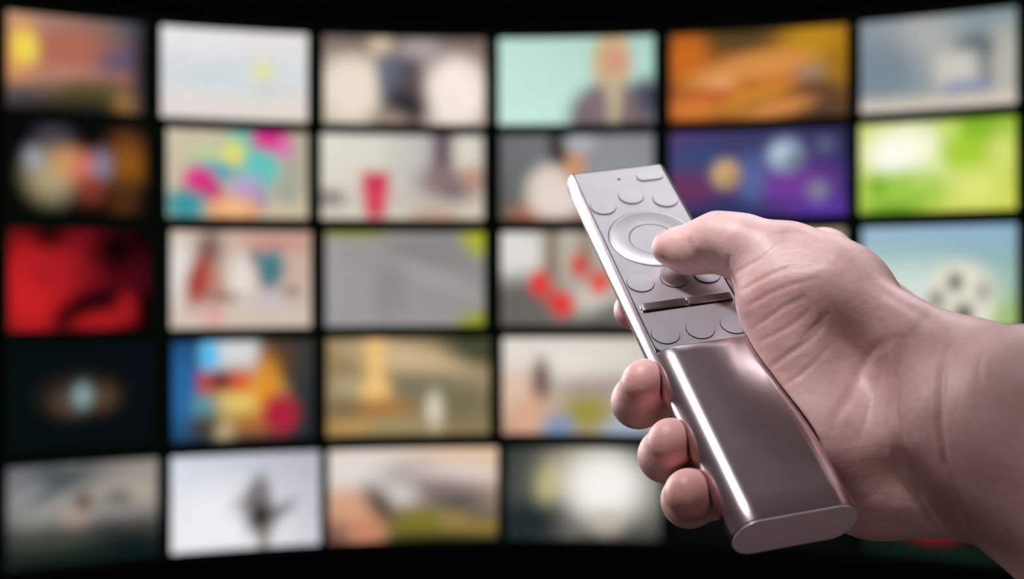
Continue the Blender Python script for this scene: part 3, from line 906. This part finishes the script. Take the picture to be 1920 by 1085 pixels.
def field(p):
    d = base_field(p)
    for P, depth, width in CREASES:
        lo, hi = P.min(0) - 3 * width, P.max(0) + 3 * width
        m = np.nonzero(((p > lo) & (p < hi)).all(1))[0]
        if len(m) == 0: continue
        q = p[m]
        best = np.full(len(m), 1e9)
        n = len(P) - 1
        tbest = np.zeros(len(m))
        for i in range(n):
            ba = P[i + 1] - P[i]
            pa = q - P[i]
            t = np.clip(pa @ ba / (ba @ ba + 1e-9), 0, 1)
            e = pa - t[:, None] * ba
            dd = (e * e).sum(1)
            w = dd < best
            best[w] = dd[w]
            tbest[w] = (i + t[w]) / n
        fade = np.sqrt(np.clip(4 * tbest * (1 - tbest), 0, 1)) * 0.85 + 0.15
        d[m] += depth * fade * np.exp(-best / (width * width))
    return d

def polygonise(lo, hi, h0, levels):
    lo = np.array(lo, float); hi = np.array(hi, float)
    n = np.ceil((hi - lo) / h0).astype(int)
    g = np.stack(np.meshgrid(*[np.arange(k) for k in n], indexing='ij'), -1).reshape(-1, 3)
    h = h0
    for lv in levels + [None]:
        c = lo + (g + 0.5) * h
        f = np.concatenate([base_field(c[i:i + 200000]) for i in range(0, len(c), 200000)])
        g = g[np.abs(f) < h * 1.15 + 2.2]
        if lv is None: break
        o = np.stack(np.meshgrid(*[np.arange(lv)] * 3, indexing='ij'), -1).reshape(-1, 3)
        g = (g[:, None, :] * lv + o[None]).reshape(-1, 3)
        h /= lv
    # corners
    big = int(max(n) * h0 / h) + 8
    key = lambda a: (a[:, 0] * big + a[:, 1]) * big + a[:, 2]
    corners = np.array([[i, j, k] for i in (0, 1) for j in (0, 1) for k in (0, 1)])
    allc = (g[:, None, :] + corners[None]).reshape(-1, 3)
    ck, first, inv = np.unique(key(allc), return_index=True, return_inverse=True)
    cp = lo + allc[first] * h
    cf = np.concatenate([field(cp[i:i + 200000]) for i in range(0, len(cp), 200000)])
    F = cf[inv].reshape(-1, 8)
    act = (F.min(1) < 0) & (F.max(1) >= 0)
    g, F = g[act], F[act]
    edges = [(a, b) for a in range(8) for b in range(a + 1, 8) if np.abs(corners[a] - corners[b]).sum() == 1]
    acc = np.zeros((len(g), 3)); cnt = np.zeros(len(g))
    for a, b in edges:
        m = (F[:, a] < 0) != (F[:, b] < 0)
        t = F[m, a] / (F[m, a] - F[m, b])
        acc[m] += corners[a] + (corners[b] - corners[a]) * t[:, None]
        cnt[m] += 1
    V = lo + (g + acc / cnt[:, None]) * h
    # put the vertices exactly on the surface
    e = 0.25
    for _ in range(2):
        f0 = field(V)
        G = np.stack([(field(V + np.eye(3)[i] * e) - f0) / e for i in range(3)], 1)
        V = V - (np.clip(f0, -h, h) / ((G * G).sum(1) + 1e-6))[:, None] * G * 0.9
    ids = key(g)
    order = np.argsort(ids); sid = ids[order]
    def find(a):
        k = key(a); i = np.clip(np.searchsorted(sid, k), 0, len(sid) - 1)
        return np.where(sid[i] == k, order[i], -1)
    quads = []
    ax = np.eye(3, dtype=int)
    for d in range(3):
        u, w = ax[(d + 1) % 3], ax[(d + 2) % 3]
        c0 = 0
        c1 = int(ax[d] @ np.array([4, 2, 1]))
        m = (F[:, c0] < 0) != (F[:, c1] < 0)
        gg = g[m]
        q = np.stack([np.nonzero(m)[0], find(gg - u), find(gg - u - w), find(gg - w)], 1)
        ok = (q >= 0).all(1)
        flip = F[m, c0] >= 0
        q = np.where(flip[:, None], q[:, ::-1], q)
        quads.append(q[ok])
    return V, np.concatenate(quads)

HV, HF = polygonise((20, -45, 90), (330, 330, 490), 8.0, HAND_LEVELS)

def skin_material():
    m, nt, b = new_mat('skin')
    N, L = nt.nodes, nt.links
    tc = N.new('ShaderNodeTexCoord')
    at = N.new('ShaderNodeAttribute'); at.attribute_name = 'flush'
    n1 = N.new('ShaderNodeTexNoise'); n1.inputs['Scale'].default_value = 55; n1.inputs['Detail'].default_value = 5; n1.inputs['Roughness'].default_value = 0.6
    n2 = N.new('ShaderNodeTexNoise'); n2.inputs['Scale'].default_value = 420; n2.inputs['Detail'].default_value = 3
    L.new(tc.outputs['Object'], n1.inputs['Vector']); L.new(tc.outputs['Object'], n2.inputs['Vector'])
    r1 = N.new('ShaderNodeValToRGB')
    r1.color_ramp.elements[0].position = 0.3; r1.color_ramp.elements[0].color = (0.64, 0.385, 0.365, 1)
    r1.color_ramp.elements[1].position = 0.72; r1.color_ramp.elements[1].color = (0.77, 0.54, 0.52, 1)
    L.new(n1.outputs['Fac'], r1.inputs['Fac'])
    mx = N.new('ShaderNodeMixRGB'); mx.inputs['Color2'].default_value = (0.66, 0.25, 0.22, 1)
    L.new(at.outputs['Fac'], mx.inputs['Fac']); L.new(r1.outputs['Color'], mx.inputs['Color1'])
    mo = N.new('ShaderNodeMixRGB'); mo.blend_type = 'OVERLAY'; mo.inputs['Fac'].default_value = 0.10
    L.new(mx.outputs['Color'], mo.inputs['Color1']); L.new(n2.outputs['Fac'], mo.inputs['Color2'])
    L.new(mo.outputs['Color'], b.inputs['Base Color'])
    b.inputs['Roughness'].default_value = 0.46
    b.inputs['Specular IOR Level'].default_value = 0.5
    b.inputs['Subsurface Weight'].default_value = 0.35
    b.inputs['Subsurface Radius'].default_value = (1.0, 0.35, 0.22)
    b.inputs['Subsurface Scale'].default_value = 0.0035
    # fine skin relief: cells, and faint lines running across
    vo = N.new('ShaderNodeTexVoronoi'); vo.inputs['Scale'].default_value = 1300; vo.feature = 'DISTANCE_TO_EDGE'
    L.new(tc.outputs['Object'], vo.inputs['Vector'])
    mp = N.new('ShaderNodeMapping'); mp.inputs['Scale'].default_value = (260, 330, 420); mp.inputs['Rotation'].default_value = (0.0, 0.6, 0.0)
    L.new(tc.outputs['Object'], mp.inputs['Vector'])
    n3 = N.new('ShaderNodeTexNoise'); n3.inputs['Scale'].default_value = 1.0; n3.inputs['Detail'].default_value = 4
    L.new(mp.outputs['Vector'], n3.inputs['Vector'])
    b1 = N.new('ShaderNodeBump'); b1.inputs['Strength'].default_value = 0.16; b1.inputs['Distance'].default_value = 0.0004
    b2 = N.new('ShaderNodeBump'); b2.inputs['Strength'].default_value = 0.18; b2.inputs['Distance'].default_value = 0.0009
    L.new(vo.outputs['Distance'], b1.inputs['Height']); L.new(n3.outputs['Fac'], b2.inputs['Height'])
    L.new(b1.outputs['Normal'], b2.inputs['Normal']); L.new(b2.outputs['Normal'], b.inputs['Normal'])
    return m
M_SKIN = skin_material()

hand_base = to_world(PX(1750, 800, 365))
HAND = mesh_obj('hand', (to_world(HV) - hand_base).tolist(), HF.tolist(), M_SKIN)
HAND.location = hand_base
tag(HAND, 'bare right hand and forearm gripping the silver remote, thumb on its ring', 'hand')
flush = np.zeros(len(HV))
for c, r, a in FLUSH:
    flush = np.maximum(flush, a * np.exp(-((HV - c) ** 2).sum(1) / (r * r)))
fa = HAND.data.attributes.new('flush', 'FLOAT', 'POINT')
fa.data.foreach_set('value', flush.astype(np.float32))

# ------------------------------------------------------------------ nails
M_NAIL = simple_mat('fingernail', (0.74, 0.50, 0.47), 0.3, spec=0.5, scale=200)
def nail(center, along, out, length, width):
    along = along / np.linalg.norm(along)
    out = out - along * (out @ along); out /= np.linalg.norm(out)
    side = np.cross(along, out)
    nl, nw = 12, 10
    P = np.zeros(((nl + 1) * (nw + 1), 3))
    inside = center.copy()
    k = 0
    for i in range(nl + 1):
        s = i / nl
        for j in range(nw + 1):
            t = 2 * j / nw - 1
            wl = width * (0.80 + 0.20 * math.sin(math.pi * min(1.0, s * 0.85 + 0.1)))
            ln = length * (s - 0.5) - 0.14 * length * t * t * (1 if s > 0.5 else -0.6) * abs(2 * s - 1)
            P[k] = center + along * ln + side * (t * wl / 2) + out * 14
            k += 1
    dist = np.zeros(len(P))
    for _ in range(60):
        f = base_field(P)
        P = P - out * np.clip(f - 0.28, -1, 2.0)[:, None] * 0.8
    top = P + out * 0.12
    bot = P - out * 0.5
    n = len(P)
    V = np.concatenate([top, bot])
    idx = np.arange(n).reshape(nl + 1, nw + 1)
    F = [(idx[i, j], idx[i, j + 1], idx[i + 1, j + 1], idx[i + 1, j]) for i in range(nl) for j in range(nw)]
    ring = list(idx[0, :]) + list(idx[1:, -1]) + list(idx[-1, ::-1][1:]) + list(idx[::-1, 0][1:-1])
    F += [(ring[i], ring[i] + n, ring[(i + 1) % len(ring)] + n, ring[(i + 1) % len(ring)]) for i in range(len(ring))]
    mesh_obj('fingernail', (to_world(V) - hand_base).tolist(), [tuple(int(x) for x in f) for f in F], M_NAIL, HAND)
for args in NAILS: nail(*args)
